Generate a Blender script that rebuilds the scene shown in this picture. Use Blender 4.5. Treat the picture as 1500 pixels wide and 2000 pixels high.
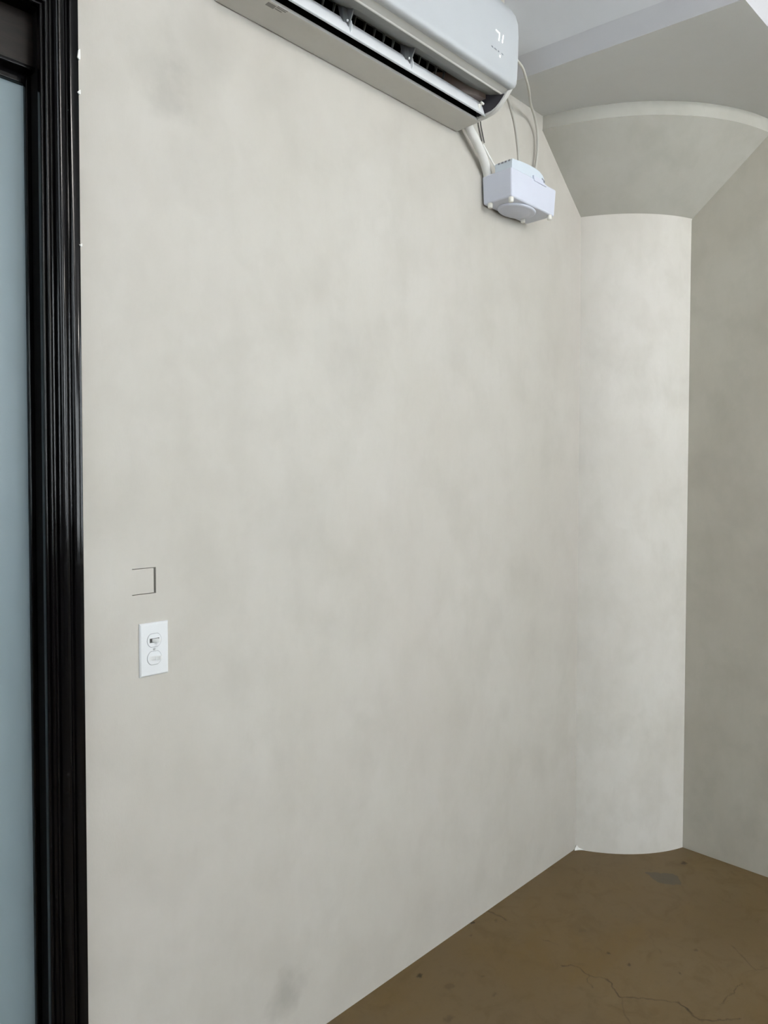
import bpy, bmesh, math, random
from mathutils import Vector, Matrix, noise
for o in list(bpy.data.objects): bpy.data.objects.remove(o)
SC = bpy.context.scene; C = SC.collection
PI = math.pi; R = math.radians

# ------------------------------------------------------------------ camera, light, exposure
YAW, PITCH, ROLL, CAM_H = 44.4, -1.7, 0.1, 1.454
cd = bpy.data.cameras.new('camera'); cam = bpy.data.objects.new('camera', cd); C.objects.link(cam)
F = Vector((math.cos(R(YAW))*math.cos(R(PITCH)), math.sin(R(YAW))*math.cos(R(PITCH)), math.sin(R(PITCH))))
Rt = Vector((math.sin(R(YAW)), -math.cos(R(YAW)), 0)); Up = Rt.cross(F)
cr, sr = math.cos(R(ROLL)), math.sin(R(ROLL))
R2 = cr*Rt + sr*Up; U2 = -sr*Rt + cr*Up
M = Matrix((R2, U2, -F)).transposed().to_4x4(); M.translation = Vector((0, 0, CAM_H)); cam.matrix_world = M
cd.sensor_fit = 'VERTICAL'; cd.sensor_height = 36.0; cd.sensor_width = 27.0
cd.lens = 1425/2000*36.0; cd.shift_y = -21/2000; cd.clip_start = 0.02
SC.camera = cam
SC.view_settings.view_transform = 'Standard'; SC.view_settings.look = 'None'
SC.view_settings.gamma = 1.0; SC.view_settings.use_curve_mapping = False
SC.view_settings.exposure = 0.0

w = bpy.data.worlds.new('world'); SC.world = w; w.use_nodes = True
w.node_tree.nodes['Background'].inputs[0].default_value = (0.75, 0.87, 1.0, 1)
w.node_tree.nodes['Background'].inputs[1].default_value = 0.9

def window_light(name, loc, rot, sx, sy, power, col):
    l = bpy.data.lights.new(name, 'AREA'); l.shape = 'RECTANGLE'; l.size = sx; l.size_y = sy
    l.energy = power; l.color = col
    o = bpy.data.objects.new(name, l); o.location = loc; o.rotation_euler = rot; C.objects.link(o)
# daylight through the four windows out of view (area lights just outside the openings)
window_light('window_daylight', (1.55, -3.55, 2.05), (R(90), 0, 0), 2.4, 1.7, 150, (0.98, 0.985, 1.0))
window_light('window_daylight', (-1.9, -3.55, 2.05), (R(90), 0, 0), 1.6, 1.7, 44, (0.95, 0.97, 1.0))
window_light('window_daylight', (-3.95, -0.6, 2.05), (R(90), 0, R(-90)), 1.7, 1.7, 92, (0.92, 0.96, 1.0))
window_light('window_daylight', (3.20, -1.0, 2.05), (R(90), 0, R(90)), 1.7, 1.7, 85, (0.98, 0.985, 1.0))
# two unseen glowing globes added as light from above (built at the end)
FILL_GLOBES = [(2.1, -1.0), (0.8, -1.0)]; FILL_Z, FILL_R, FILL_GLOW = 2.80, 0.11, 78.0

# ------------------------------------------------------------------ materials
def mat(name, col, rough=0.5, spec=0.5, metal=0.0):
    m = bpy.data.materials.new(name); m.use_nodes = True
    b = m.node_tree.nodes['Principled BSDF']
    b.inputs['Base Color'].default_value = (*col, 1); b.inputs['Roughness'].default_value = rough
    b.inputs['Specular IOR Level'].default_value = spec; b.inputs['Metallic'].default_value = metal
    return m
def N(m, t, **kw):
    n = m.node_tree.nodes.new(t)
    for k, v in kw.items(): setattr(n, k, v)
    return n
def L(m, a, b): m.node_tree.links.new(a, b)
def ns(m, vec, scale, detail=4, rough=0.55, dist=0.0):
    n = N(m, 'ShaderNodeTexNoise'); n.inputs['Scale'].default_value = scale
    n.inputs['Detail'].default_value = detail; n.inputs['Roughness'].default_value = rough
    n.inputs['Distortion'].default_value = dist; L(m, vec, n.inputs['Vector']); return n.outputs['Fac']
def rng(m, v, a, b, c, d):
    n = N(m, 'ShaderNodeMapRange'); L(m, v, n.inputs[0])
    for i, x in enumerate((a, b, c, d)): n.inputs[i+1].default_value = x
    return n.outputs[0]
def math_(m, op, a, b):
    n = N(m, 'ShaderNodeMath', operation=op)
    for i, x in enumerate((a, b)):
        if isinstance(x, (int, float)): n.inputs[i].default_value = x
        else: L(m, x, n.inputs[i])
    return n.outputs[0]
def mix(m, f, a, b, blend='MIX'):
    n = N(m, 'ShaderNodeMix', data_type='RGBA', blend_type=blend)
    if isinstance(f, (int, float)): n.inputs[0].default_value = f
    else: L(m, f, n.inputs[0])
    for i, x in ((6, a), (7, b)):
        if isinstance(x, tuple): n.inputs[i].default_value = (*x, 1)
        else: L(m, x, n.inputs[i])
    return n.outputs[2]
def objco(m): return N(m, 'ShaderNodeNewGeometry').outputs['Position']
def bump(m, h, strength, dist=0.002):
    b = N(m, 'ShaderNodeBump'); b.inputs['Strength'].default_value = strength; b.inputs['Distance'].default_value = dist
    L(m, h, b.inputs['Height']); L(m, b.outputs[0], m.node_tree.nodes['Principled BSDF'].inputs['Normal'])
def blob(m, pos, c, rad, amt, jitter):
    # a soft irregular stain of its own shape: distance to a point, warped by noise
    v = N(m, 'ShaderNodeVectorMath', operation='DISTANCE'); L(m, pos, v.inputs[0]); v.inputs[1].default_value = c
    d = math_(m, 'ADD', v.outputs['Value'], jitter)
    return rng(m, d, rad*0.1, rad*1.3, amt, 0.0)

def plaster(name, base, dark, light, pink, amount=1.0, stains=()):
    m = mat(name, base, 0.62, 0.25)
    p = objco(m)
    mp = N(m, 'ShaderNodeMapping'); L(m, p, mp.inputs[0]); mp.inputs['Scale'].default_value = (1, 1, 0.8)
    v = mp.outputs[0]
    a = ns(m, v, 3.2, 6, 0.6, 0.25); b = ns(m, v, 7.5, 5, 0.55, 0.2); c = ns(m, v, 1.3, 3)
    s = N(m, 'ShaderNodeMapping'); L(m, p, s.inputs[0]); s.inputs['Scale'].default_value = (1, 1, 0.4)
    st = ns(m, s.outputs[0], 26, 5, 0.6, 0.3)
    col = mix(m, rng(m, a, 0.36, 0.66, 0, 0.75*amount), base, light)
    col = mix(m, rng(m, b, 0.46, 0.74, 0, 0.60*amount), col, dark)
    col = mix(m, rng(m, c, 0.42, 0.66, 0, 0.45*amount), col, pink)
    col = mix(m, rng(m, st, 0.45, 0.8, 0, 0.22*amount), col, dark)
    j = rng(m, ns(m, p, 14, 4), 0, 1, -0.06, 0.06)
    for c3, rad, amt in stains:
        col = mix(m, blob(m, p, c3, rad, amt, j), col, tuple(x*0.62 for x in dark))
    L(m, col, m.node_tree.nodes['Principled BSDF'].inputs['Base Color'])
    fine = ns(m, s.outputs[0], 130, 4, 0.7); co = ns(m, p, 9, 4)
    bump(m, math_(m, 'ADD', math_(m, 'MULTIPLY', fine, 0.25), co), 0.25, 0.003)
    return m
LIME = dict(base=(0.530, 0.507, 0.456), dark=(0.453, 0.432, 0.385), light=(0.581, 0.562, 0.519), pink=(0.528, 0.490, 0.451))
M_wall = plaster('limewash_plaster', amount=0.8, stains=[((0.79, 1.443, 2.33), .07, .24), ((0.815, 1.443, 2.28), .05, .24),
    ((0.90, 1.443, 2.42), .09, .22), ((1.124, 1.443, 0.155), .05, .45), ((1.335, 1.443, 1.79), .10, .14), ((1.15, 1.443, 1.32), .14, .12)], **LIME)
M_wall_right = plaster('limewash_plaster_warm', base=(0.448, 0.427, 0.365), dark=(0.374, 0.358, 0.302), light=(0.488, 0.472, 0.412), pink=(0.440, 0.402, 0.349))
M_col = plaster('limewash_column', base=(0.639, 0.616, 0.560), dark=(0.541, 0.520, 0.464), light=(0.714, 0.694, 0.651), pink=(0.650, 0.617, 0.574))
M_col_shaded = plaster('limewash_column_shaded', base=(0.463, 0.456, 0.406), dark=(0.392, 0.385, 0.337), light=(0.518, 0.512, 0.472), pink=(0.471, 0.457, 0.417))  # column limewash darkened: shade of the flared head put into the colour
M_soffit = plaster('painted_concrete_soffit', base=(0.658, 0.663, 0.651), dark=(0.610, 0.616, 0.601), light=(0.681, 0.687, 0.682), pink=(0.658, 0.658, 0.651), amount=0.4)
M_ceil = plaster('painted_ceiling', base=(0.504, 0.509, 0.528), dark=(0.457, 0.463, 0.481), light=(0.541, 0.546, 0.565), pink=(0.504, 0.500, 0.518), amount=0.5)

M_step = plaster('painted_upper_step', base=(0.546, 0.555, 0.563), dark=(0.510, 0.518, 0.528), light=(0.582, 0.591, 0.599), pink=(0.546, 0.546, 0.555), amount=0.5)
def floor_material():
    m = mat('stained_concrete', (0.12, 0.09, 0.05), 0.42, 0.3)
    p = objco(m)
    a = ns(m, p, 3.2, 6, 0.62, 0.8); b = ns(m, p, 11, 6, 0.65, 1.0); c = ns(m, p, 45, 4, 0.7); d = ns(m, p, 1.4, 3)
    col = mix(m, rng(m, a, 0.35, 0.68, 0, 1), (0.136, 0.086, 0.029), (0.158, 0.112, 0.056))
    col = mix(m, rng(m, d, 0.42, 0.62, 0, 0.6), col, (0.132, 0.093, 0.048))
    col = mix(m, rng(m, b, 0.5, 0.75, 0, 0.55), col, (0.092, 0.058, 0.018))
    col = mix(m, rng(m, c, 0.55, 0.85, 0, 0.5), col, (0.095, 0.070, 0.035))
    sp = ns(m, p, 160, 2, 0.5)
    col = mix(m, rng(m, sp, 0.76, 0.80, 0, 0.35), col, (0.30, 0.28, 0.24))
    at = N(m, 'ShaderNodeAttribute', attribute_name='crack')
    col = mix(m, rng(m, at.outputs['Fac'], 0, 1, 0, 1), col, (0.018, 0.012, 0.005))
    pt = N(m, 'ShaderNodeAttribute', attribute_name='patch')
    col = mix(m, pt.outputs['Fac'], col, (0.085, 0.075, 0.055))
    L(m, col, m.node_tree.nodes['Principled BSDF'].inputs['Base Color'])
    L(m, rng(m, a, 0.3, 0.7, 0.38, 0.55), m.node_tree.nodes['Principled BSDF'].inputs['Roughness'])
    h = math_(m, 'SUBTRACT', math_(m, 'MULTIPLY', b, 0.4), at.outputs['Fac'])
    bump(m, h, 0.25, 0.002)
    return m
M_floor = floor_material()

def black_wood():
    m = mat('black_painted_wood', (0.003, 0.003, 0.0035), 0.15, 0.22)
    p = objco(m)
    s = N(m, 'ShaderNodeMapping'); L(m, p, s.inputs[0]); s.inputs['Scale'].default_value = (1, 1, 0.12)
    g = ns(m, s.outputs[0], 110, 5, 0.7, 0.4); k = ns(m, p, 35, 4)
    L(m, rng(m, k, 0.3, 0.75, 0.10, 0.18), m.node_tree.nodes['Principled BSDF'].inputs['Roughness'])
    bump(m, g, 0.015, 0.0005)
    return m
M_black = black_wood()
def dark_panel():
    m = mat('dark_stained_panel', (0.012, 0.009, 0.007), 0.5, 0.3)
    p = objco(m); s = N(m, 'ShaderNodeMapping'); L(m, p, s.inputs[0]); s.inputs['Scale'].default_value = (0.15, 1, 1)
    g = ns(m, s.outputs[0], 60, 5, 0.7, 0.5)
    L(m, mix(m, rng(m, g, 0.35, 0.7, 0, 1), (0.008, 0.006, 0.005), (0.022, 0.016, 0.012)), m.node_tree.nodes['Principled BSDF'].inputs['Base Color'])
    bump(m, g, 0.3, 0.001); return m
M_panel = dark_panel()
M_jamb = mat('matte_black_jamb', (0.004, 0.004, 0.004), 0.75, 0.08)
M_liner = mat('dark_violet_grey_plastic', (0.055, 0.052, 0.062), 0.6, 0.3)
def frosted():
    m = mat('frosted_glass', (0.24, 0.325, 0.355), 0.42, 0.35)
    b = m.node_tree.nodes['Principled BSDF']; b.inputs['Transmission Weight'].default_value = 0.12
    p = objco(m); g = ns(m, p, 2.2, 3)
    L(m, mix(m, g, (0.265, 0.345, 0.38), (0.30, 0.38, 0.405)), b.inputs['Base Color']); return m
M_glass = frosted()

def plastic(name, col, rough=0.3, spec=0.5, var=0.03):
    m = mat(name, col, rough, spec); p = objco(m); g = ns(m, p, 18, 4)
    L(m, mix(m, g, tuple(c*(1-var) for c in col), tuple(min(1, c*(1+var)) for c in col)), m.node_tree.nodes['Principled BSDF'].inputs['Base Color'])
    return m
M_acw = plastic('glossy_white_plastic', (0.48, 0.505, 0.525), 0.34, 0.4)
M_acb = plastic('white_plastic_body', (0.62, 0.62, 0.60), 0.42, 0.4)
M_under = plastic('dusty_underside_plastic', (0.60, 0.59, 0.555), 0.5, 0.35, 0.06)
M_louver = plastic('satin_white_louver', (0.74, 0.76, 0.78), 0.35, 0.5, 0.05)
M_duct = plastic('grey_duct_plastic', (0.26, 0.265, 0.25), 0.5, 0.4, 0.25)
M_brown = plastic('dusty_brown_duct_end', (0.36, 0.30, 0.27), 0.6, 0.3, 0.2)
M_vane = plastic('charcoal_vane_plastic', (0.14, 0.145, 0.14), 0.5, 0.4, 0.1)
M_brk = plastic('slate_bracket_plastic', (0.17, 0.18, 0.185), 0.45, 0.4, 0.1)
M_fan = mat('black_fan', (0.002, 0.002, 0.002), 0.8, 0.1)
M_print = mat('grey_print', (0.27, 0.265, 0.25), 0.6, 0.2)
M_mark = mat('faint_grey_mark', (0.28, 0.29, 0.33), 0.6, 0.2)
M_led = mat('led_digit', (1, 1, 1), 0.4)
_b = M_led.node_tree.nodes['Principled BSDF']; _b.inputs['Emission Color'].default_value = (1, 1, 1, 1); _b.inputs['Emission Strength'].default_value = 1.1
M_pump = plastic('lavender_white_plastic', (0.66, 0.69, 0.79), 0.45, 0.4)
M_cover = plastic('pale_blue_white_plastic', (0.64, 0.71, 0.78), 0.35, 0.5)
M_foot = mat('white_rubber', (0.80, 0.79, 0.74), 0.5, 0.3)
M_hose = plastic('white_taped_hose', (0.72, 0.72, 0.69), 0.55, 0.3, 0.12)
M_wire = mat('white_wire', (0.85, 0.85, 0.82), 0.45)
M_dkwire = mat('dark_grey_wire', (0.09, 0.09, 0.085), 0.5)
M_tube = plastic('painted_tubing', (0.50, 0.49, 0.44), 0.45, 0.35)
M_tube_clear = plastic('translucent_vinyl_tubing', (0.56, 0.55, 0.50), 0.3, 0.5)
M_plate = plastic('white_wall_plate', (0.76, 0.78, 0.79), 0.35, 0.5, 0.02)
M_rim = mat('soft_grey_seam', (0.42, 0.43, 0.45), 0.6, 0.2)
M_tog = plastic('white_toggle', (0.72, 0.73, 0.72), 0.35)
M_slot = mat('dark_slot', (0.05, 0.05, 0.048), 0.6)
M_screw = mat('screw_metal', (0.55, 0.56, 0.56), 0.35, 0.5, 0.4)
M_chip = mat('bare_white_plaster', (0.85, 0.85, 0.82), 0.7, 0.2)
M_clear = mat('window_glass', (0.9, 0.95, 0.97), 0.02)
M_clear.node_tree.nodes['Principled BSDF'].inputs['Transmission Weight'].default_value = 1.0

# ------------------------------------------------------------------ mesh helpers
def link(name, me, m, parent=None, smooth=False):
    o = bpy.data.objects.new(name, me); C.objects.link(o)
    for x in (m if isinstance(m, (list, tuple)) else [m]): me.materials.append(x)
    if parent is not None: o.parent = parent
    if smooth:
        for p in me.polygons: p.use_smooth = True
    return o
def fin(name, bm, m, parent=None, smooth=False, bevel=0.0, seg=2):
    bmesh.ops.recalc_face_normals(bm, faces=bm.faces)
    me = bpy.data.meshes.new(name); bm.to_mesh(me); bm.free()
    o = link(name, me, m, parent, smooth)
    if bevel:
        b = o.modifiers.new('bevel', 'BEVEL'); b.width = bevel; b.segments = seg; b.limit_method = 'ANGLE'; b.angle_limit = R(35)
        for p in me.polygons: p.use_smooth = True
        wn = o.modifiers.new('normals', 'WEIGHTED_NORMAL'); wn.keep_sharp = True
    return o
def box(bm, x0, x1, y0, y1, z0, z1):
    v = [bm.verts.new((x, y, z)) for x in (x0, x1) for y in (y0, y1) for z in (z0, z1)]
    for f in ((0,1,3,2), (4,6,7,5), (0,4,5,1), (2,3,7,6), (0,2,6,4), (1,5,7,3)): bm.faces.new([v[i] for i in f])
def prism(bm, prof, axis, a, b):
    """extrude a closed 2-D profile between a and b along axis (profile gives the other two axes in x,y,z order)"""
    def P(u, v, t): return {'x': (t, u, v), 'y': (u, t, v), 'z': (u, v, t)}[axis]
    A = [bm.verts.new(P(u, v, a)) for u, v in prof]; B = [bm.verts.new(P(u, v, b)) for u, v in prof]
    n = len(prof)
    for i in range(n): bm.faces.new((A[i], A[(i+1) % n], B[(i+1) % n], B[i]))
    bm.faces.new(A); bm.faces.new(B[::-1])
def tube(bm, pts, rad, seg=12, sub=8):
    P = [Vector(p) for p in pts]; Q = []
    for i in range(len(P)-1):                       # catmull-rom
        p0 = P[max(i-1, 0)]; p1 = P[i]; p2 = P[i+1]; p3 = P[min(i+2, len(P)-1)]
        for k in range(sub):
            t = k/sub
            Q.append(0.5*((2*p1)+(-p0+p2)*t+(2*p0-5*p1+4*p2-p3)*t*t+(-p0+3*p1-3*p2+p3)*t**3))
    Q.append(P[-1]); rings = []; n = None
    for i, q in enumerate(Q):
        t = (Q[min(i+1, len(Q)-1)]-Q[max(i-1, 0)]).normalized()
        if n is None: n = t.orthogonal().normalized()
        n = (n-t*n.dot(t)).normalized(); b = t.cross(n)
        r = rad(i/(len(Q)-1)) if callable(rad) else rad
        rings.append([bm.verts.new(q+(n*math.cos(2*PI*k/seg)+b*math.sin(2*PI*k/seg))*r) for k in range(seg)])
    for A, B in zip(rings, rings[1:]):
        for k in range(seg): bm.faces.new((A[k], A[(k+1) % seg], B[(k+1) % seg], B[k]))
    bm.faces.new(rings[0][::-1]); bm.faces.new(rings[-1])
def cyl(bm, c, axis, r0, r1, h, seg=24):
    """lathe from c along axis, rounded at far end"""
    ax = Vector(axis).normalized(); n = ax.orthogonal().normalized(); b = ax.cross(n); c = Vector(c); rings = []
    for t, r in ((0, r0), (0.7, r1), (0.92, r1*0.9), (1, r1*0.7)):
        rings.append([bm.verts.new(c+ax*h*t+(n*math.cos(2*PI*k/seg)+b*math.sin(2*PI*k/seg))*r) for k in range(seg)])
    for A, B in zip(rings, rings[1:]):
        for k in range(seg): bm.faces.new((A[k], A[(k+1) % seg], B[(k+1) % seg], B[k]))
    bm.faces.new(rings[0][::-1]); bm.faces.new(rings[-1])
def empty(name, loc=(0, 0, 0)):
    o = bpy.data.objects.new(name, None); o.location = loc; C.objects.link(o); o.empty_display_size = 0.05
    return o
def keep(o, parent):
    """parent without moving: parts are modelled in world coordinates"""
    o.parent = parent; o.matrix_parent_inverse = Matrix.Translation(-Vector(parent.location)); return o
def tag(o, label=None, cat=None, group=None, kind=None):
    for k, v in (('label', label), ('category', cat), ('group', group), ('kind', kind)):
        if v: o[k] = v
    return o

# ------------------------------------------------------------------ the setting
D, LX, CE = 1.443, 2.865, 3.16           # main wall plane, right wall plane, ceiling height
X0, Y0 = -3.6, -3.3
T = 0.14
# floor: coarse slab plus one finely meshed corner that carries the cracks as an attribute
def build_floor():
    cracks = [([(1.905,1.115),(1.93,1.096),(1.931,1.071),(1.923,1.038),(1.935,1.012),(1.943,0.987),(1.918,0.955),(1.902,0.932),(1.925,0.905),(1.947,0.878),(1.97,0.842),(1.997,0.804),(1.985,0.77),(1.968,0.737),(1.995,0.712),(2.027,0.685),(2.05,0.66)], 1.0, .0022),
        ([(2.20,0.705),(2.183,0.711),(2.15,0.708),(2.119,0.717),(2.08,0.714),(2.072,0.72)], .7, .0018),
        ([(2.36,0.79),(2.347,0.767),(2.318,0.73),(2.29,0.697),(2.31,0.68),(2.329,0.673),(2.36,0.64)], .55, .002),
        ([(1.975,1.437),(1.981,1.398),(1.976,1.380),(1.978,1.365)], .9, .003),
        ([(1.90,0.926),(1.87,0.905),(1.844,0.885),(1.82,0.85)], .45, .0015),
        ([(1.97,1.225),(1.977,1.21),(1.983,1.19),(1.98,1.171)], .6, .0018),
        ([(1.93,1.04),(1.90,1.03),(1.885,1.005)], .6, .002), ([(2.25,1.0),(2.20,0.97),(2.17,0.93)], .25, .002)]
    spots = [((1.572,1.391),.012,.85), ((2.748,1.093),.018,.8), ((2.056,1.045),.011,.7), ((2.046,0.974),.009,.7), ((1.886,1.438),.009,1), ((1.60,1.30),.02,.3), ((1.50,1.22),.02,.4),
        ((2.26,0.86),.01,.4), ((1.66,1.19),.012,.35), ((2.10,1.16),.02,.2), ((1.83,1.40),.008,.4), ((1.70,1.26),.01,.3), ((2.12,0.85),.008,.5), ((1.95,1.39),.01,.3)]
    poly = [(2.582,1.174),(2.60,1.15),(2.645,1.095),(2.64,1.075),(2.599,1.04),(2.575,1.06),(2.551,1.098),(2.56,1.13)]
    def seg(px, py, a, b):
        dx, dy = b[0]-a[0], b[1]-a[1]; t = max(0, min(1, ((px-a[0])*dx+(py-a[1])*dy)/(dx*dx+dy*dy)))
        return math.hypot(px-a[0]-t*dx, py-a[1]-t*dy)
    def inside(x, y):
        c = False
        for i in range(len(poly)):
            (x1, y1), (x2, y2) = poly[i-1], poly[i]
            if (y1 > y) != (y2 > y) and x < (x2-x1)*(y-y1)/(y2-y1)+x1: c = not c
        return c
    st = 0.003; xa, ya = 1.2, 0.5; nx = int((LX+.02-xa)/st); ny = int((D+.02-ya)/st)
    V = []; crk = []; pat = []
    for j in range(ny+1):
        for i in range(nx+1):
            x, y = xa+i*st, ya+j*st; V.append((x, y, 0))
            wx = x+0.007*noise.noise((x*60, y*60, 0)); wy = y+0.007*noise.noise((x*60, y*60, 7)); c = 0
            for pts, amt, wd in cracks:
                if min(p[0] for p in pts)-.03 < x < max(p[0] for p in pts)+.03 and min(p[1] for p in pts)-.03 < y < max(p[1] for p in pts)+.03:
                    d = min(seg(wx, wy, a, b) for a, b in zip(pts, pts[1:]))
                    c = max(c, amt*max(0, 1-d/(wd*1.6))*(0.7+0.5*noise.noise((x*40, y*40, 3))))
            for (sx, sy), r, amt in spots:
                if abs(x-sx) < .05 and abs(y-sy) < .05:
                    d = math.hypot(wx-sx, (wy-sy)*1.4)+0.3*r*noise.noise((x*150, y*150, 1)); c = max(c, amt*max(0, min(1, 1.6*(1-d/r))))
            crk.append(max(0, min(1, c))); pat.append(0.8 if (2.5 < x < 2.7 and 1.0 < y < 1.22 and inside(wx, wy)) else 0)
    F_ = [(j*(nx+1)+i, j*(nx+1)+i+1, (j+1)*(nx+1)+i+1, (j+1)*(nx+1)+i) for j in range(ny) for i in range(nx)]
    X1, Y1 = xa+nx*st, ya+ny*st
    for x0, x1, y0, y1 in ((X0-.1, X1, Y0-.1, ya), (X0-.1, xa, ya, Y1), ):
        b = len(V); V += [(x0,y0,0),(x1,y0,0),(x1,y1,0),(x0,y1,0)]; F_.append((b,b+1,b+2,b+3)); crk += [0]*4; pat += [0]*4
    b = len(V); V += [(X0-.1,Y0-.1,-.12),(X1,Y0-.1,-.12),(X1,Y1,-.12),(X0-.1,Y1,-.12)]; F_.append((b+3,b+2,b+1,b)); crk += [0]*4; pat += [0]*4
    me = bpy.data.meshes.new('floor'); me.from_pydata(V, [], F_)
    me.attributes.new('crack', 'FLOAT', 'POINT').data.foreach_set('value', crk)
    me.attributes.new('patch', 'FLOAT', 'POINT').data.foreach_set('value', pat)
    return tag(link('floor', me, M_floor), kind='structure')
build_floor()

def wall_with_holes(name, m, axis, plane, outward, u0, u1, z0, z1, holes):
    """a wall slab as boxes around rectangular openings; axis = the direction it runs along"""
    us = sorted({u0, u1, *[h[0] for h in holes], *[h[1] for h in holes]}); zs = sorted({z0, z1, *[h[2] for h in holes], *[h[3] for h in holes]})
    bm = bmesh.new(); V = {}
    def vt(u, z, s):
        k = (round(u, 5), round(z, 5), s)
        if k not in V:
            w_ = plane+(outward*T if s else 0); V[k] = bm.verts.new((u, w_, z) if axis == 'x' else (w_, u, z))
        return V[k]
    def hole(i, j):
        if i < 0 or j < 0 or i >= len(us)-1 or j >= len(zs)-1: return True
        uc, zc = (us[i]+us[i+1])/2, (zs[j]+zs[j+1])/2
        return any(h[0] < uc < h[1] and h[2] < zc < h[3] for h in holes)
    for i in range(len(us)-1):
        for j in range(len(zs)-1):
            if hole(i, j): continue
            a, b, c, d = us[i], us[i+1], zs[j], zs[j+1]
            bm.faces.new((vt(a,c,0), vt(b,c,0), vt(b,d,0), vt(a,d,0))); bm.faces.new((vt(a,c,1), vt(a,d,1), vt(b,d,1), vt(b,c,1)))
            for di, dj, (p, q) in ((-1,0,((a,c),(a,d))), (1,0,((b,c),(b,d))), (0,-1,((a,c),(b,c))), (0,1,((a,d),(b,d)))):
                if hole(i+di, j+dj): bm.faces.new((vt(*p,0), vt(*q,0), vt(*q,1), vt(*p,1)))
    return tag(fin(name, bm, m), kind='structure')
DOOR = (-0.47, 0.548, -0.02, 2.345)
PATCH = (0.7195, 0.7735, 1.2095, 1.2655)
wall_with_holes('wall_left', M_wall, 'x', D, 1, X0-T, LX+T, -0.02, 3.2, [DOOR, PATCH])
WR = [(-1.9, -0.1, 1.15, 2.95)]
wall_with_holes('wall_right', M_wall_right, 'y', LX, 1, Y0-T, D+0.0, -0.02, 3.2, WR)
WB = [(0.3, 2.8, 1.15, 2.95), (-2.75, -1.05, 1.15, 2.95)]
M_far = plaster('grey_plaster_far_walls', base=(0.26, 0.25, 0.235), dark=(0.22, 0.215, 0.20), light=(0.29, 0.28, 0.265), pink=(0.26, 0.245, 0.23), amount=0.6)
wall_with_holes('wall_back', M_far, 'x', Y0, -1, X0-T, LX+T, -0.02, 3.2, WB)
WS = [(-1.5, 0.3, 1.15, 2.95)]
wall_with_holes('wall_side', M_far, 'y', X0, -1, Y0, D, -0.02, 3.2, WS)
bm = bmesh.new(); box(bm, X0-T, LX+T, Y0-T, D+T, CE, CE+.15); tag(fin('ceiling', bm, M_ceil), kind='structure')
# windows behind the camera
k = 0
for axis, holes, pl in (('x', WB, Y0), ('y', WS, X0), ('y', WR, LX+T)):
    for u0, u1, z0, z1 in holes:
        k += 1; bm = bmesh.new(); fr = 0.05; ym = pl-0.07
        def bx(a, b, c, d, t=0.025):
            if axis == 'x': box(bm, a, b, ym-t, ym+t, c, d)
            else: box(bm, ym-t, ym+t, a, b, c, d)
        um = (u0+u1)/2
        bx(u0, u1, z0, z0+fr); bx(u0, u1, z1-fr, z1); bx(u0, u0+fr, z0+fr, z1-fr); bx(u1-fr, u1, z0+fr, z1-fr); bx(um-.02, um+.02, z0+fr, z1-fr)
        wo = tag(fin('window_%d' % k, bm, M_black), kind='structure')
        bm = bmesh.new(); bx(u0+fr, u1-fr, z0+fr, z1-fr, 0.003); fin('pane', bm, M_clear, wo)

# drop panel around the column head: a lower step with a set-back step above it
bm = bmesh.new()
prism(bm, [(2.007, D+.02), (2.108, 0.710), (LX+.02, 0.685), (LX+.02, D+.02)], 'z', 2.749, 2.824)
dp = tag(fin('trim_1', bm, [M_soffit, M_ceil]), kind='structure')
for f in dp.data.polygons: f.material_index = 0 if abs(f.normal.z) > .5 else 1
bm = bmesh.new(); prism(bm, [(2.035, D+.02), (2.20, 0.82), (LX+.02, 0.80), (LX+.02, D+.02)], 'z', 2.824, CE+.01)
tag(fin('trim_2', bm, M_step), kind='structure')

# ------------------------------------------------------------------ mushroom column in the corner
CX, CY = 3.03, 1.63
col = empty('column', (2.75, 1.33, 0))
tag(col, 'round plastered column with flared conical head standing in the corner', 'column')
a0, a1 = R(182), R(270)
def arc(r, n=56, ext=0.0):
    """visible arc of the column between the two walls (ends buried just inside the plaster)"""
    out = []
    for i in range(n+1):
        a = a0+(a1-a0)*i/n; x, y = CX+r*math.cos(a), CY+r*math.sin(a)
        if x < LX+.03 and y < D+.03: out.append((x, y))
    return out
def sector(bm, levels, n=120):
    """stack of arcs (r, z) clipped against the planes of the two walls"""
    rings = []
    for r, z in levels:
        sa = math.asin((CY-(D+.008))/r); ca = math.asin((CX-(LX+.008))/r)
        s0, s1 = PI+sa, 1.5*PI-ca
        rings.append([bm.verts.new((CX+r*math.cos(s0+(s1-s0)*i/n), CY+r*math.sin(s0+(s1-s0)*i/n), z)) for i in range(n+1)])
    back = [bm.verts.new((LX+.008, D+.008, z)) for r, z in levels]
    for q in range(len(rings)-1):
        A, B = rings[q], rings[q+1]
        for i in range(n): bm.faces.new((A[i], A[i+1], B[i+1], B[i]))
        bm.faces.new((A[0], B[0], back[q+1], back[q])); bm.faces.new((A[-1], back[q], back[q+1], B[-1]))
    bm.faces.new(rings[0]+[back[0]]); bm.faces.new((rings[-1]+[back[-1]])[::-1])
def smooth_sides(o):
    for p in o.data.polygons: p.use_smooth = len(p.vertices) == 4 and p.area < 0.2
    try: o.data.set_sharp_from_angle(angle=R(30))
    except Exception: pass
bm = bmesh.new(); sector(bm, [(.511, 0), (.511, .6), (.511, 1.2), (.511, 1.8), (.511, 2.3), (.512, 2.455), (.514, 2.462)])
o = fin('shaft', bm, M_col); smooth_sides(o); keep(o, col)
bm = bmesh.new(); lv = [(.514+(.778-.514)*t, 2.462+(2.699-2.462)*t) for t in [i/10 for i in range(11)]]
sector(bm, lv); o = fin('flared_head', bm, M_col_shaded); smooth_sides(o); keep(o, col)
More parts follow.
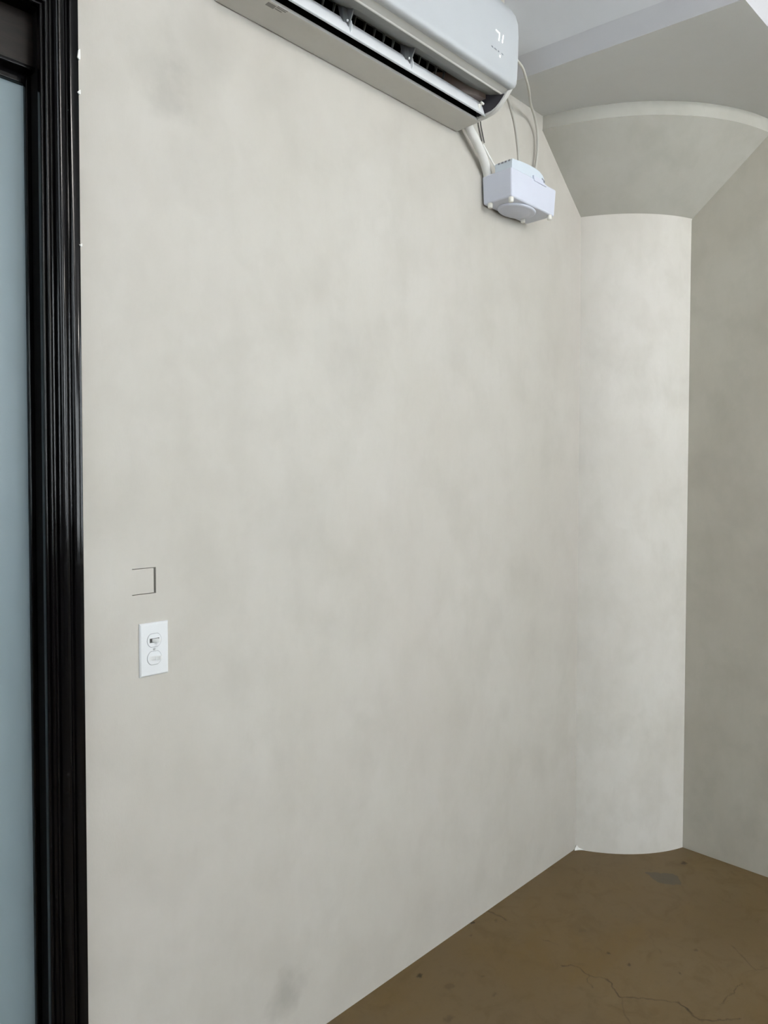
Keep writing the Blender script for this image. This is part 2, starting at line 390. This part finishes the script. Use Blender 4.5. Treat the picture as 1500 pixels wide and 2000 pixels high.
bm = bmesh.new(); sector(bm, [(.778, 2.699), (.775, 2.702), (.774, 2.720), (.774, 2.7495)]); o = fin('rim_band', bm, M_col_shaded); smooth_sides(o); keep(o, col)

# curl of loose paint where column, wall and floor meet
bm = bmesh.new(); random.seed(4)
pts = [(2.538,1.437,.001),(2.552,1.428,.001),(2.566,1.414,.002),(2.560,1.432,.007),(2.5555,1.437,.018),(2.547,1.439,.009)]
vs = [bm.verts.new(p) for p in pts]
for f in ((0,1,3),(1,2,3),(0,3,5),(3,4,5),(1,3,4)): bm.faces.new([vs[i] for i in f])
o = fin('paint_flake', bm, M_chip); s = o.modifiers.new('solid', 'SOLIDIFY'); s.thickness = .0015
tag(o, 'small curl of loose white paint at the foot of the column by the long wall', 'paint flake')

# ------------------------------------------------------------------ door with black casing
door = empty('door_1', (0.0, 1.50, 0)); tag(door, kind='structure')
bm = bmesh.new(); box(bm, -0.44, 0.5365, 1.503, 1.511, 0.03, 2.214); keep(fin('glass_pane', bm, M_glass), door)
def frame_prof(bm, x0, x1, y0, y1, z0, z1): box(bm, x0, x1, y0, y1, z0, z1)
bm = bmesh.new(); box(bm, 0.5355, 0.560, 1.492, 1.53, 0.0, 2.232); o = fin('stile', bm, M_black, bevel=.003); keep(o, door)
bm = bmesh.new(); box(bm, -0.465, -0.435, 1.492, 1.53, 0.0, 2.232); keep(fin('stile', bm, M_black, bevel=.003), door)
bm = bmesh.new(); box(bm, -0.435, 0.5355, 1.492, 1.53, 2.213, 2.232); keep(fin('top_rail', bm, M_black, bevel=.002), door)
bm = bmesh.new(); box(bm, -0.435, 0.5355, 1.492, 1.53, 0.0, 0.06); keep(fin('bottom_rail', bm, M_black, bevel=.002), door)
bm = bmesh.new(); box(bm, -0.465, 0.560, 1.480, 1.50, 2.238, 2.36); keep(fin('transom_panel', bm, M_panel, bevel=.002), door)
bm = bmesh.new(); box(bm, -0.465, 0.560, 1.470, 1.498, 2.2325, 2.2405); keep(fin('transom_bead', bm, M_black, bevel=.002), door)
# jamb lining the opening: fluted reveal
bm = bmesh.new(); box(bm, 0.546, 0.57, 1.435, 1.60, 0.0, 2.36); box(bm, -0.49, -0.468, 1.435, 1.60, 0.0, 2.36); box(bm, -0.468, 0.546, 1.435, 1.60, 2.343, 2.36)
keep(fin('jamb', bm, M_jamb), door)
bm = bmesh.new(); box(bm, -0.465, 0.546, 1.532, 1.60, 0, 2.36); keep(fin('dark_backing', bm, M_panel), door)

# casing profile: (w = distance outward from the opening, t = how far it stands off the wall)
prof = [(0, 0)]
def bead(w0, w1, base, h, n=8):
    for i in range(n+1):
        a = PI*i/n; prof.append(((w0+w1)/2-(w1-w0)/2*math.cos(a), base+h*math.sin(a)))
prof += [(0, .010)]
bead(.000, .006, .010, .004); prof += [(.0062, .0075), (.0075, .0075)]
bead(.0078, .0165, .0085, .0075, 12); prof += [(.0168, .0065), (.0185, .0065), (.0188, .011), (.0208, .0112), (.0212, .008), (.0235, .008)]
for i in range(13):                                   # broad cushion moulding
    t = i/12; prof.append((.024+.024*t, .010+.0085*math.sin(PI*t)**.8+.003*t))
prof += [(.0485, .0118), (.052, .0118), (.0525, .017), (.0545, .0185), (.0685, .0195), (.0700, .0185), (.0705, 0)]
def casing(name):
    bm = bmesh.new(); xi, zi, xl = 0.540, 2.338, -0.462
    rows = []
    for wv, t in prof:
        y = D+.0005-t
        rows.append([bm.verts.new(p) for p in ((xi+wv, y, 0), (xi+wv, y, 1.2), (xi+wv, y, zi+wv), (xl-wv, y, zi+wv), (xl-wv, y, 0))])
    for A, B in zip(rows, rows[1:]):
        for i in range(4): bm.faces.new((A[i], B[i], B[i+1], A[i+1]))
    bm.faces.new([r[0] for r in rows]); bm.faces.new([r[-1] for r in rows][::-1])
    o = fin(name, bm, M_black, smooth=True)
    try: o.data.set_sharp_from_angle(angle=R(50))
    except Exception: pass
    return o
cs = tag(casing('trim_3'), kind='structure')
for z0, z1, wd in ((2.262, 2.283, .003), (2.196, 2.206, .0035), (1.905, 1.912, .003)):
    bm = bmesh.new(); prism(bm, [(.6100-wd, z0+.004), (.6105, z0), (.6125, z0+.002), (.6122, z1), (.609, z1-.003)], 'y', 1.4215, 1.4435)
    fin('bare_plaster_chip', bm, M_chip, cs)

# ------------------------------------------------------------------ air conditioner
AX0, AX1 = 0.925, 1.790
ac = empty('air_conditioner', (1.36, 1.33, 2.528))
tag(ac, 'white wall-mounted split air conditioner with open louver, high on the long wall', 'air conditioner')
bodyprof = [(1.442,2.865),(1.34,2.865),(1.30,2.852),(1.262,2.812),(1.232,2.76),(1.224,2.72),(1.224,2.60),(1.238,2.5775),
            (1.262,2.5715),(1.266,2.5735),(1.300,2.584),(1.337,2.600),(1.350,2.625),(1.385,2.642),(1.425,2.62),(1.425,2.55),(1.40,2.536),(1.352,2.535),(1.352,2.5285),(1.442,2.5285)]
bm = bmesh.new(); prism(bm, bodyprof, 'x', AX0+.009, AX1-.009)
o = fin('body', bm, [M_acb, M_duct, M_fan, M_under], bevel=0); keep(o, ac)
for f in o.data.polygons:
    c = f.center; n = f.normal
    if abs(n.x) > .5: continue
    if 2.573 < c.z < 2.64 and 1.263 < c.y < 1.40 and n.z < 0: f.material_index = 1 if c.y < 1.34 else 2
    elif c.y > 1.385 and 2.53 < c.z < 2.64: f.material_index = 2
    elif c.z < 2.54 and n.z > 0: f.material_index = 2
    elif c.z < 2.53: f.material_index = 3
endprof = [(1.442,2.865),(1.34,2.865),(1.30,2.852),(1.262,2.812),(1.232,2.76),(1.224,2.72),(1.224,2.60),(1.236,2.579),
           (1.243,2.572),(1.252,2.562),(1.262,2.552),(1.272,2.544),(1.285,2.536),(1.300,2.531),(1.328,2.5283),(1.442,2.5283)]
for xa, xb in ((AX0, AX0+.016), (AX1-.016, AX1)):
    bm = bmesh.new(); prism(bm, endprof, 'x', xa, xb); keep(fin('end_cap', bm, M_acb, bevel=.003), ac)
bm = bmesh.new(); box(bm, AX0+.003, AX1-.003, 1.3515, 1.4405, 2.5270, 2.5288); keep(fin('bottom_cover', bm, M_under, bevel=.0006), ac)
# front panel: glossy curved shell with rounded end outline
def front_panel():
    zp = [(2.5755,1.238),(2.5758,1.228),(2.5775,1.2215),(2.582,1.2175),(2.592,1.2155),(2.61,1.2140),(2.66,1.2115),(2.72,1.2105),(2.755,1.2125),(2.780,1.2205),(2.800,1.2335),(2.825,1.2530),(2.850,1.2760),(2.864,1.3000),(2.868,1.330)]
    NX = 44; bm = bmesh.new(); rows = []
    Rb, Rt_ = .020, .045
    for z, y in zp:
        # the panel ends curve inwards near its lower and upper corners
        ins = 0
        if z < zp[0][0]+Rb: q = 1-(z-zp[0][0])/Rb; ins = Rb*(1-math.sqrt(max(0, 1-q*q)))*.75
        if z > 2.80: q = (z-2.80)/.068; ins = .03*(1-math.sqrt(max(0, 1-q*q)))
        row = []
        for i in range(NX+1):
            u = i/NX; s = .5-.5*math.cos(PI*u) if False else u
            x = AX0+ins+(AX1-AX0-2*ins)*s
            e = min(x-(AX0+ins), (AX1-ins)-x); yy = y+(0.006*(1-min(1, e/.012))**2)
            row.append((x, yy, z))
        # extra columns at each end for a crisp rounded edge
        xs = [AX0+ins, AX0+ins+.002, AX0+ins+.005, AX0+ins+.009, AX0+ins+.014]
        xe = [AX1-ins-.014, AX1-ins-.009, AX1-ins-.005, AX1-ins-.002, AX1-ins]
        mid = [AX0+ins+.014+(AX1-AX0-2*ins-.028)*i/30 for i in range(1, 30)]
        row = []
        for x in xs+mid+xe:
            e = min(x-(AX0+ins), (AX1-ins)-x); row.append(bm.verts.new((x, y+0.007*(1-min(1, e/.014))**2.2, z)))
        rows.append(row)
    for A, B in zip(rows, rows[1:]):
        for i in range(len(A)-1): bm.faces.new((A[i], A[i+1], B[i+1], B[i]))
    o = fin('front_panel', bm, M_acw, smooth=True)
    s = o.modifiers.new('solid', 'SOLIDIFY'); s.thickness = .005; s.offset = -1
    return o
fp = front_panel(); keep(fp, ac)
# make sure the shell thickens inwards
if sum((f.normal.y*f.area for f in fp.data.polygons)) > 0:
    bm = bmesh.new(); bm.from_mesh(fp.data); bmesh.ops.reverse_faces(bm, faces=bm.faces); bm.to_mesh(fp.data); bm.free()
# lip seam line behind the panel
bm = bmesh.new(); prism(bm, [(1.2585,2.5722),(1.2605,2.5700),(1.2630,2.5695),(1.2635,2.5722)], 'x', AX0+.02, AX1-.02); keep(fin('outlet_lip', bm, M_acb), ac)
# fan drum in the dark throat
bm = bmesh.new(); tube(bm, [(AX0+.04, 1.40, 2.592), (1.66, 1.40, 2.592)], .026, 24, 2); keep(fin('fan_drum', bm, M_fan, smooth=True), ac)
# vertical air vanes
def vane(x):
    bm = bmesh.new(); out = []
    for i in range(9):
        t = i/8; out.append((1.345+.040*t, 2.634-.058*t**.8-(.004 if i else 0)))
    p = [(1.341,2.612),(1.3445,2.598),(1.350,2.585),(1.358,2.572),(1.366,2.563),(1.369,2.565),(1.362,2.575),(1.355,2.587),(1.351,2.600),(1.352,2.612)]
    prism(bm, p, 'x', x-.0012, x+.0012); me = bpy.data.meshes.new('vane'); bmesh.ops.recalc_face_normals(bm, faces=bm.faces); bm.to_mesh(me); bm.free(); return me
vx = [1.615-.0345*i for i in range(19)]
v0 = vane(0)
for i, x in enumerate(vx):
    if i == 0: o = link('vane', v0, M_vane)
    else: o = bpy.data.objects.new('vane', v0); C.objects.link(o)
    o.location = (x, 0, 0); o.parent = ac; o.matrix_parent_inverse = Matrix.Translation(-Vector(ac.location)); o.rotation_euler = (0, 0, 0)
# linkage bar tying the vanes
bm = bmesh.new(); tube(bm, [(0.98,1.350,2.611),(1.62,1.350,2.611)], .0028, 8, 1); keep(fin('vane_link_bar', bm, M_brk), ac)
# right throat end: slanted dusty wall
bm = bmesh.new(); prism(bm, [(1.630,1.398),(1.690,1.352),(1.745,1.322),(1.7725,1.318),(1.7725,1.42),(1.630,1.42)], 'z', 2.578, 2.632); keep(fin('throat_end', bm, M_brown), ac)
bm = bmesh.new(); prism(bm, [(1.3525,2.535),(1.3525,2.550),(1.355,2.560),(1.375,2.560),(1.375,2.535)], 'x', AX0+.02, AX1-.012); keep(fin('drip_channel', bm, M_fan), ac)
bm = bmesh.new(); prism(bm, [(1.252,2.5695),(1.262,2.5600),(1.272,2.5510),(1.285,2.5430),(1.300,2.5380),(1.348,2.5360),(1.385,2.60),(1.350,2.622),(1.337,2.599),(1.300,2.583),(1.264,2.5715)], 'x', 1.7720, 1.7745); keep(fin('side_liner', bm, M_liner), ac)
# louver: long curved flap standing open
lp = [(1.3215,2.5290),(1.3195,2.5310),(1.3215,2.540),(1.3265,2.555),(1.3335,2.568),(1.3400,2.577),(1.3425,2.5765),(1.3370,2.567),(1.3300,2.554),(1.3255,2.541),(1.3245,2.530)]
bm = bmesh.new(); prism(bm, lp, 'x', 0.965, 1.769); lv_ = fin('louver', bm, M_louver, smooth=True); keep(lv_, ac)
try: lv_.data.set_sharp_from_angle(angle=R(40))
except Exception: pass
bm = bmesh.new(); prism(bm, [(1.3210,2.5278),(1.3190,2.5292),(1.3195,2.5315),(1.3215,2.5312)], 'x', 0.966, 1.774); o = fin('edge_bead', bm, M_acw); keep(o, lv_) if False else setattr(o, 'parent', lv_)
o.matrix_parent_inverse = Matrix.Identity(4)
# two louver brackets
for i, x in enumerate((1.228, 1.449)):
    bm = bmesh.new(); prism(bm, [(1.300,2.600),(1.338,2.624),(1.352,2.600),(1.336,2.558),(1.326,2.553),(1.320,2.562)], 'x', x-.002, x+.002)
    prism(bm, [(1.336,2.622),(1.352,2.618),(1.338,2.560),(1.329,2.556)], 'x', x-.014, x-.011)
    vv = [(x-.014,1.3345,2.618),(x+.001,1.330,2.612),(x+.000,1.3225,2.560),(x-.012,1.3290,2.563)]
    q = [bm.verts.new(p) for p in vv]; q2 = [bm.verts.new((p[0], p[1]+.003, p[2])) for p in vv]
    bm.faces.new(q); bm.faces.new(q2[::-1])
    for k2 in range(4): bm.faces.new((q[k2], q[(k2+1) % 4], q2[(k2+1) % 4], q2[k2]))
    br = fin('louver_bracket', bm, M_brk, bevel=.0008); keep(br, ac)
    bm = bmesh.new(); prism(bm, [(1.3265,2.568),(1.3180,2.566),(1.3150,2.553),(1.3180,2.541),(1.3210,2.538),(1.3290,2.556)], 'x', x+.001, x+.0035)
    o = fin('tab', bm, M_louver, bevel=.0006); o.parent = br; o.matrix_parent_inverse = Matrix.Identity(4)
    bm = bmesh.new(); cyl(bm, (x-.006, 1.3245, 2.565), (0, -1, -.3), .0028, .0028, .003, 12); o = fin('pivot', bm, M_louver, smooth=True); o.parent = br; o.matrix_parent_inverse = Matrix.Identity(4)
# hinge pin at the right end of the louver
bm = bmesh.new(); tube(bm, [(1.748,1.333,2.545),(1.756,1.326,2.553),(1.757,1.322,2.560)], .0028, 8, 3); tube(bm, [(1.7515,1.320,2.562),(1.764,1.320,2.5605)], .0036, 10, 1)
box(bm, 1.744, 1.752, 1.322, 1.332, 2.535, 2.556); keep(fin('hinge_pin', bm, M_foot, bevel=.0008), ac)
# display, marks and printed label
def strip(bm, pts, wd, y, th=.0006):
    """flat stroke on the front panel (x,z points)"""
    for (x0, z0), (x1, z1) in zip(pts, pts[1:]):
        d = Vector((x1-x0, z1-z0)); n = Vector((-d.y, d.x)).normalized()*wd/2; e = d.normalized()*wd*.2
        prism(bm, [(x0-e.x+n.x, z0-e.y+n.y), (x1+e.x+n.x, z1+e.y+n.y), (x1+e.x-n.x, z1+e.y-n.y), (x0-e.x-n.x, z0-e.y-n.y)], 'y', y-th, y)
YF = 1.2103
bm = bmesh.new(); strip(bm, [(1.6725,2.6895),(1.6895,2.6870),(1.6865,2.6665)], .0034, YF+.0003); keep(tag(fin('display_digit', bm, M_led), 'lit white digit seven'), ac)
bm = bmesh.new(); strip(bm, [(1.707,2.6890),(1.7025,2.6675)], .0034, YF+.0003); keep(tag(fin('display_digit', bm, M_led), 'lit white digit one'), ac)
bm = bmesh.new(); strip(bm, [(1.6935,2.6290),(1.6925,2.6250)], .0045, YF+.0012); keep(fin('indicator_light', bm, M_led), ac)
bm = bmesh.new()
for xa, xb in ((1.655,1.6605),(1.6685,1.6765),(1.6855,1.6885),(1.7015,1.7075)): strip(bm, [(xa,2.6395-.03*(xa-1.656)),(xb,2.6385-.03*(xa-1.656))], .0024, YF+.0012)
keep(fin('brand_mark', bm, M_mark), ac)
bm = bmesh.new()
def flat(x0, x1, y0, y1, z=2.5270): box(bm, x0, x1, y0, y1, z-.0004, z)
flat(1.012,1.034,1.357,1.370); flat(1.036,1.062,1.3575,1.3605); flat(1.036,1.064,1.3530,1.3555); flat(1.036,1.055,1.3640,1.3670)
keep(fin('printed_label', bm, M_print), ac)

# ------------------------------------------------------------------ condensate pump
px0, px1, py0, py1, pz0, pz1 = 1.915, 2.176, 1.323, 1.437, 2.338, 2.427
pump = empty('condensate_pump', (2.04, 1.38, 2.32))
tag(pump, 'pale lavender-white condensate pump box with four stub feet, mounted below the air conditioner', 'pump')
bm = bmesh.new(); tp = .006
vb = [(px0+tp,py0+tp*.5,pz0),(px1-tp,py0+tp*.5,pz0),(px1-tp,py1,pz0),(px0+tp,py1,pz0)]; vt = [(px0,py0,pz1),(px1,py0,pz1),(px1,py1,pz1),(px0,py1,pz1)]
A = [bm.verts.new(p) for p in vb]; B = [bm.verts.new(p) for p in vt]
bm.faces.new(A[::-1]); bm.faces.new(B)
for i in range(4): bm.faces.new((A[i], A[(i+1) % 4], B[(i+1) % 4], B[i]))
keep(fin('reservoir', bm, M_pump, bevel=.006, seg=3), pump)
# rounded sump bulging from the underside with a raised ring
bm = bmesh.new(); cx_, cy_ = 2.035, 1.385; rings = []
for r, z in ((.058,2.3385),(.057,2.334),(.052,2.3315),(.044,2.3325),(.038,2.330),(.028,2.3275),(.015,2.3265)):
    rings.append([bm.verts.new((cx_+r*1.35*math.cos(2*PI*i/40), cy_+r*math.sin(2*PI*i/40)*.92, z)) for i in range(40)])
for A, B in zip(rings, rings[1:]):
    for i in range(40): bm.faces.new((A[i], A[(i+1) % 40], B[(i+1) % 40], B[i]))
bm.faces.new(rings[0]); bm.faces.new(rings[-1])
keep(fin('sump', bm, M_pump, smooth=True), pump)
for x, y in ((1.926,1.412),(1.930,1.335),(2.150,1.333),(2.112,1.412)):
    bm = bmesh.new(); cyl(bm, (x, y, 2.339), (0, 0, -1), .0078, .0080, .0155, 16); keep(fin('foot', bm, M_foot, smooth=True), pump)
# motor cover on top with rounded right end
hp = [(1.922,2.4265),(1.922,2.452),(1.926,2.456),(1.98,2.4615),(2.02,2.4640),(2.055,2.4640),(2.080,2.4605),(2.098,2.4530),(2.108,2.4420),(2.112,2.4265)]
bm = bmesh.new(); prism(bm, hp, 'y', 1.3265, 1.392); mc = fin('motor_cover', bm, M_cover, bevel=.002); keep(mc, pump)
for i in range(4):
    bm = bmesh.new(); box(bm, 1.9210, 1.9225, 1.334+i*.013, 1.341+i*.013, 2.449, 2.4535); o = fin('vent_slot', bm, M_mark); o.parent = mc
for i in range(5):
    bm = bmesh.new(); box(bm, 2.092+i*.0036, 2.0938+i*.0036, 1.3255, 1.3275, 2.431, 2.4435-i*.0012); o = fin('vent_slot', bm, M_mark); o.parent = mc
bm = bmesh.new(); prism(bm, [(2.035,2.4350),(2.090,2.4345),(2.094,2.4250),(2.112,2.4240),(2.112,2.4180),(2.040,2.4185)], 'y', 1.3205, 1.3265); keep(fin('latch', bm, M_pump, bevel=.001), pump)
bm = bmesh.new(); tube(bm, [(1.975,1.412,2.420),(1.975,1.412,2.452)], .010, 16, 1); keep(fin('inlet_nozzle', bm, M_dkwire), pump)
bm = bmesh.new(); tube(bm, [(2.150,1.410,2.420),(2.150,1.410,2.4665)], .007, 16, 1); keep(fin('outlet_nozzle', bm, M_cover), pump)

# ------------------------------------------------------------------ hoses and wires
def line(name, pts, rad, m, label, cat, group=None, sub=8, seg=14):
    bm = bmesh.new(); tube(bm, pts, rad, seg, sub); o = fin(name, bm, m, smooth=True); tag(o, label, cat, group); return o
line('drain_hose', [(1.806,1.424,2.600),(1.8065,1.418,2.565),(1.817,1.412,2.534),(1.848,1.41,2.508),(1.887,1.415,2.477),(1.923,1.424,2.443),(1.930,1.425,2.428)],
     .0142, M_hose, 'thick white taped hose curving from air conditioner down to pump', 'hose', sub=10, seg=18)
line('power_wire', [(1.885,1.412,2.512),(1.900,1.411,2.498),(1.915,1.410,2.484),(1.928,1.402,2.462),(1.937,1.392,2.440),(1.938,1.390,2.425)], .0030, M_wire,
     'thin white wire entering top of pump beside the thick hose', 'wire', seg=8)
for dx, lab in ((0, 'thin dark wire behind the air conditioner, the one nearer the thick hose'), (.014, 'thin dark wire behind the air conditioner, the one farther from the thick hose')):
    line('control_wire', [(1.885+dx,1.4395,2.66),(1.893+dx,1.4395,2.62),(1.897+dx,1.4395,2.589),(1.908+dx,1.4395,2.560),(1.916+dx,1.4395,2.540)], .0017, M_dkwire, lab, 'wire', 'dark control wires', seg=8)
line('refrigerant_tube', [(1.99,1.4410,2.80),(2.045,1.4410,2.752),(2.066,1.4410,2.722),(2.086,1.4410,2.690),(2.102,1.4410,2.658),(2.116,1.4410,2.610),(2.126,1.4410,2.560),(2.130,1.4410,2.500),(2.130,1.4410,2.44)][1:],
     .0062, M_tube, 'wall-coloured tube running down the wall to the pump, the nearer of two', 'tube')
line('vent_tubing', [(1.7915,1.318,2.742),(1.850,1.302,2.744),(1.926,1.300,2.731),(1.980,1.316,2.716),(2.030,1.338,2.705),(2.082,1.368,2.703),(2.130,1.392,2.706),(2.178,1.412,2.700),(2.214,1.425,2.670),(2.226,1.430,2.620),(2.215,1.428,2.560),(2.188,1.420,2.500),(2.156,1.411,2.476),(2.150,1.410,2.4670)],
     .0042, M_tube_clear, 'pale slim tubing looping out beside the air conditioner and down to the pump', 'tubing')

# ------------------------------------------------------------------ light switch and blank cover
sw = empty('light_switch', (0.766, D, 1.090)); tag(sw, 'white wall plate with two stacked switches near the black door casing', 'light switch')
bm = bmesh.new(); yb, yf = D+.0005, D-.0052
o_ = [(.733,1.033),(.7995,1.033),(.7995,1.1475),(.733,1.1475)]; i_ = [(.736,1.036),(.7965,1.036),(.7965,1.1445),(.736,1.1445)]
A = [bm.verts.new((x, yb, z)) for x, z in o_]; M1 = [bm.verts.new((x, yb-.003, z)) for x, z in o_]; B = [bm.verts.new((x, yf, z)) for x, z in i_]
for P_, Q_ in ((A, M1), (M1, B)):
    for i in range(4): bm.faces.new((P_[i], P_[(i+1) % 4], Q_[(i+1) % 4], Q_[i]))
bm.faces.new(B); bm.faces.new(A[::-1]); keep(fin('wall_plate', bm, M_plate, bevel=.0008), sw)
def disc_prof(cx_, cz_, r, hz, n=28):
    return [(cx_+r*math.cos(2*PI*i/n), cz_+max(-hz, min(hz, r*math.sin(2*PI*i/n)))) for i in range(n)]
for j, (cz, side) in enumerate(((1.1095, 0), (1.0715, 1))):
    bm = bmesh.new(); prism(bm, disc_prof(.7655, cz, .0160, .0140), 'y', yf-.0015, yf+.002)
    ins = fin('switch_insert', bm, M_plate, bevel=.0006); keep(ins, sw)
    bm = bmesh.new(); prism(bm, [(a, b) for a, b in disc_prof(.7655, cz, .0170, .0150)], 'y', yf-.0003, yf+.001); o = fin('insert_rim', bm, M_rim); o.parent = ins
    bm = bmesh.new(); box(bm, .7545, .7765, yf-.0018, yf, cz-.0045, cz+.0045); o = fin('toggle_slot', bm, M_slot if j == 0 else M_tog); o.parent = ins
    bm = bmesh.new()
    if j == 0: prism(bm, [(.7595, yf-.001), (.7720, yf-.001), (.7760, yf-.0095), (.7715, yf-.0105), (.7625, yf-.005)], 'z', cz-.0035, cz+.0035)
    else:
        prism(bm, [(.7550, yf-.001), (.7775, yf-.001), (.7800, yf-.0085), (.7750, yf-.0095), (.7640, yf-.0035)], 'z', cz-.0038, cz+.0038)
        for q in range(4): box(bm, .7665+q*.003, .7678+q*.003, yf-.0062-q*.0011, yf-.004, cz-.0040, cz+.0040)
    o = fin('toggle', bm, M_brk if False else M_tog, bevel=.0005); o.parent = ins
bm = bmesh.new(); cyl(bm, (.7655, yf+.0005, 1.0905), (0, -1, 0), .0026, .0026, .0016, 14); box(bm, .7633, .7677, yf-.0014, yf-.0008, 1.0901, 1.0909)
keep(fin('screw', bm, M_screw), sw)
# square plaster-coloured cover filling an old outlet hole
bm = bmesh.new(); v8 = []
for x, z, y in ((.7196,1.2112,D+.0002),(.7690,1.2112,D+.0012),(.7690,1.2640,D+.0012),(.7196,1.2640,D+.0002)): v8.append((x, z, y))
A = [bm.verts.new((x, y, z)) for x, z, y in v8]; B = [bm.verts.new((x, y+.012, z)) for x, z, y in v8]
bm.faces.new(A); bm.faces.new(B[::-1])
for i in range(4): bm.faces.new((A[i], A[(i+1) % 4], B[(i+1) % 4], B[i]))
tag(fin('blank_cover', bm, M_wall), 'small square plaster-coloured blank cover set in the wall above the light switch', 'cover plate')

# ------------------------------------------------------------------ unseen globes added to light the room (strength set at the top)
M_globe = mat('added_globe_glow', (1, 1, 1), 0.4)
_g = M_globe.node_tree.nodes['Principled BSDF']; _g.inputs['Emission Color'].default_value = (1.0, 0.965, 0.91, 1); _g.inputs['Emission Strength'].default_value = FILL_GLOW
for i, (lx, ly) in enumerate(FILL_GLOBES):
    t = empty('added_globe_light', (lx, ly, CE))
    tag(t, ('added unseen globe light nearer the column', 'added unseen globe light nearer the door')[i], 'pendant lamp', 'added globe lights')
    bm = bmesh.new(); bmesh.ops.create_uvsphere(bm, u_segments=28, v_segments=16, radius=FILL_R, matrix=Matrix.Translation((lx, ly, FILL_Z)))
    keep(fin('globe', bm, M_globe, smooth=True), t)
    bm = bmesh.new(); tube(bm, [(lx, ly, FILL_Z+FILL_R-.005), (lx, ly, CE-.02)], .006, 10, 1); keep(fin('rod', bm, M_black), t)
    bm = bmesh.new(); cyl(bm, (lx, ly, CE), (0, 0, -1), .06, .06, .03, 24); keep(fin('ceiling_cap', bm, M_black), t)
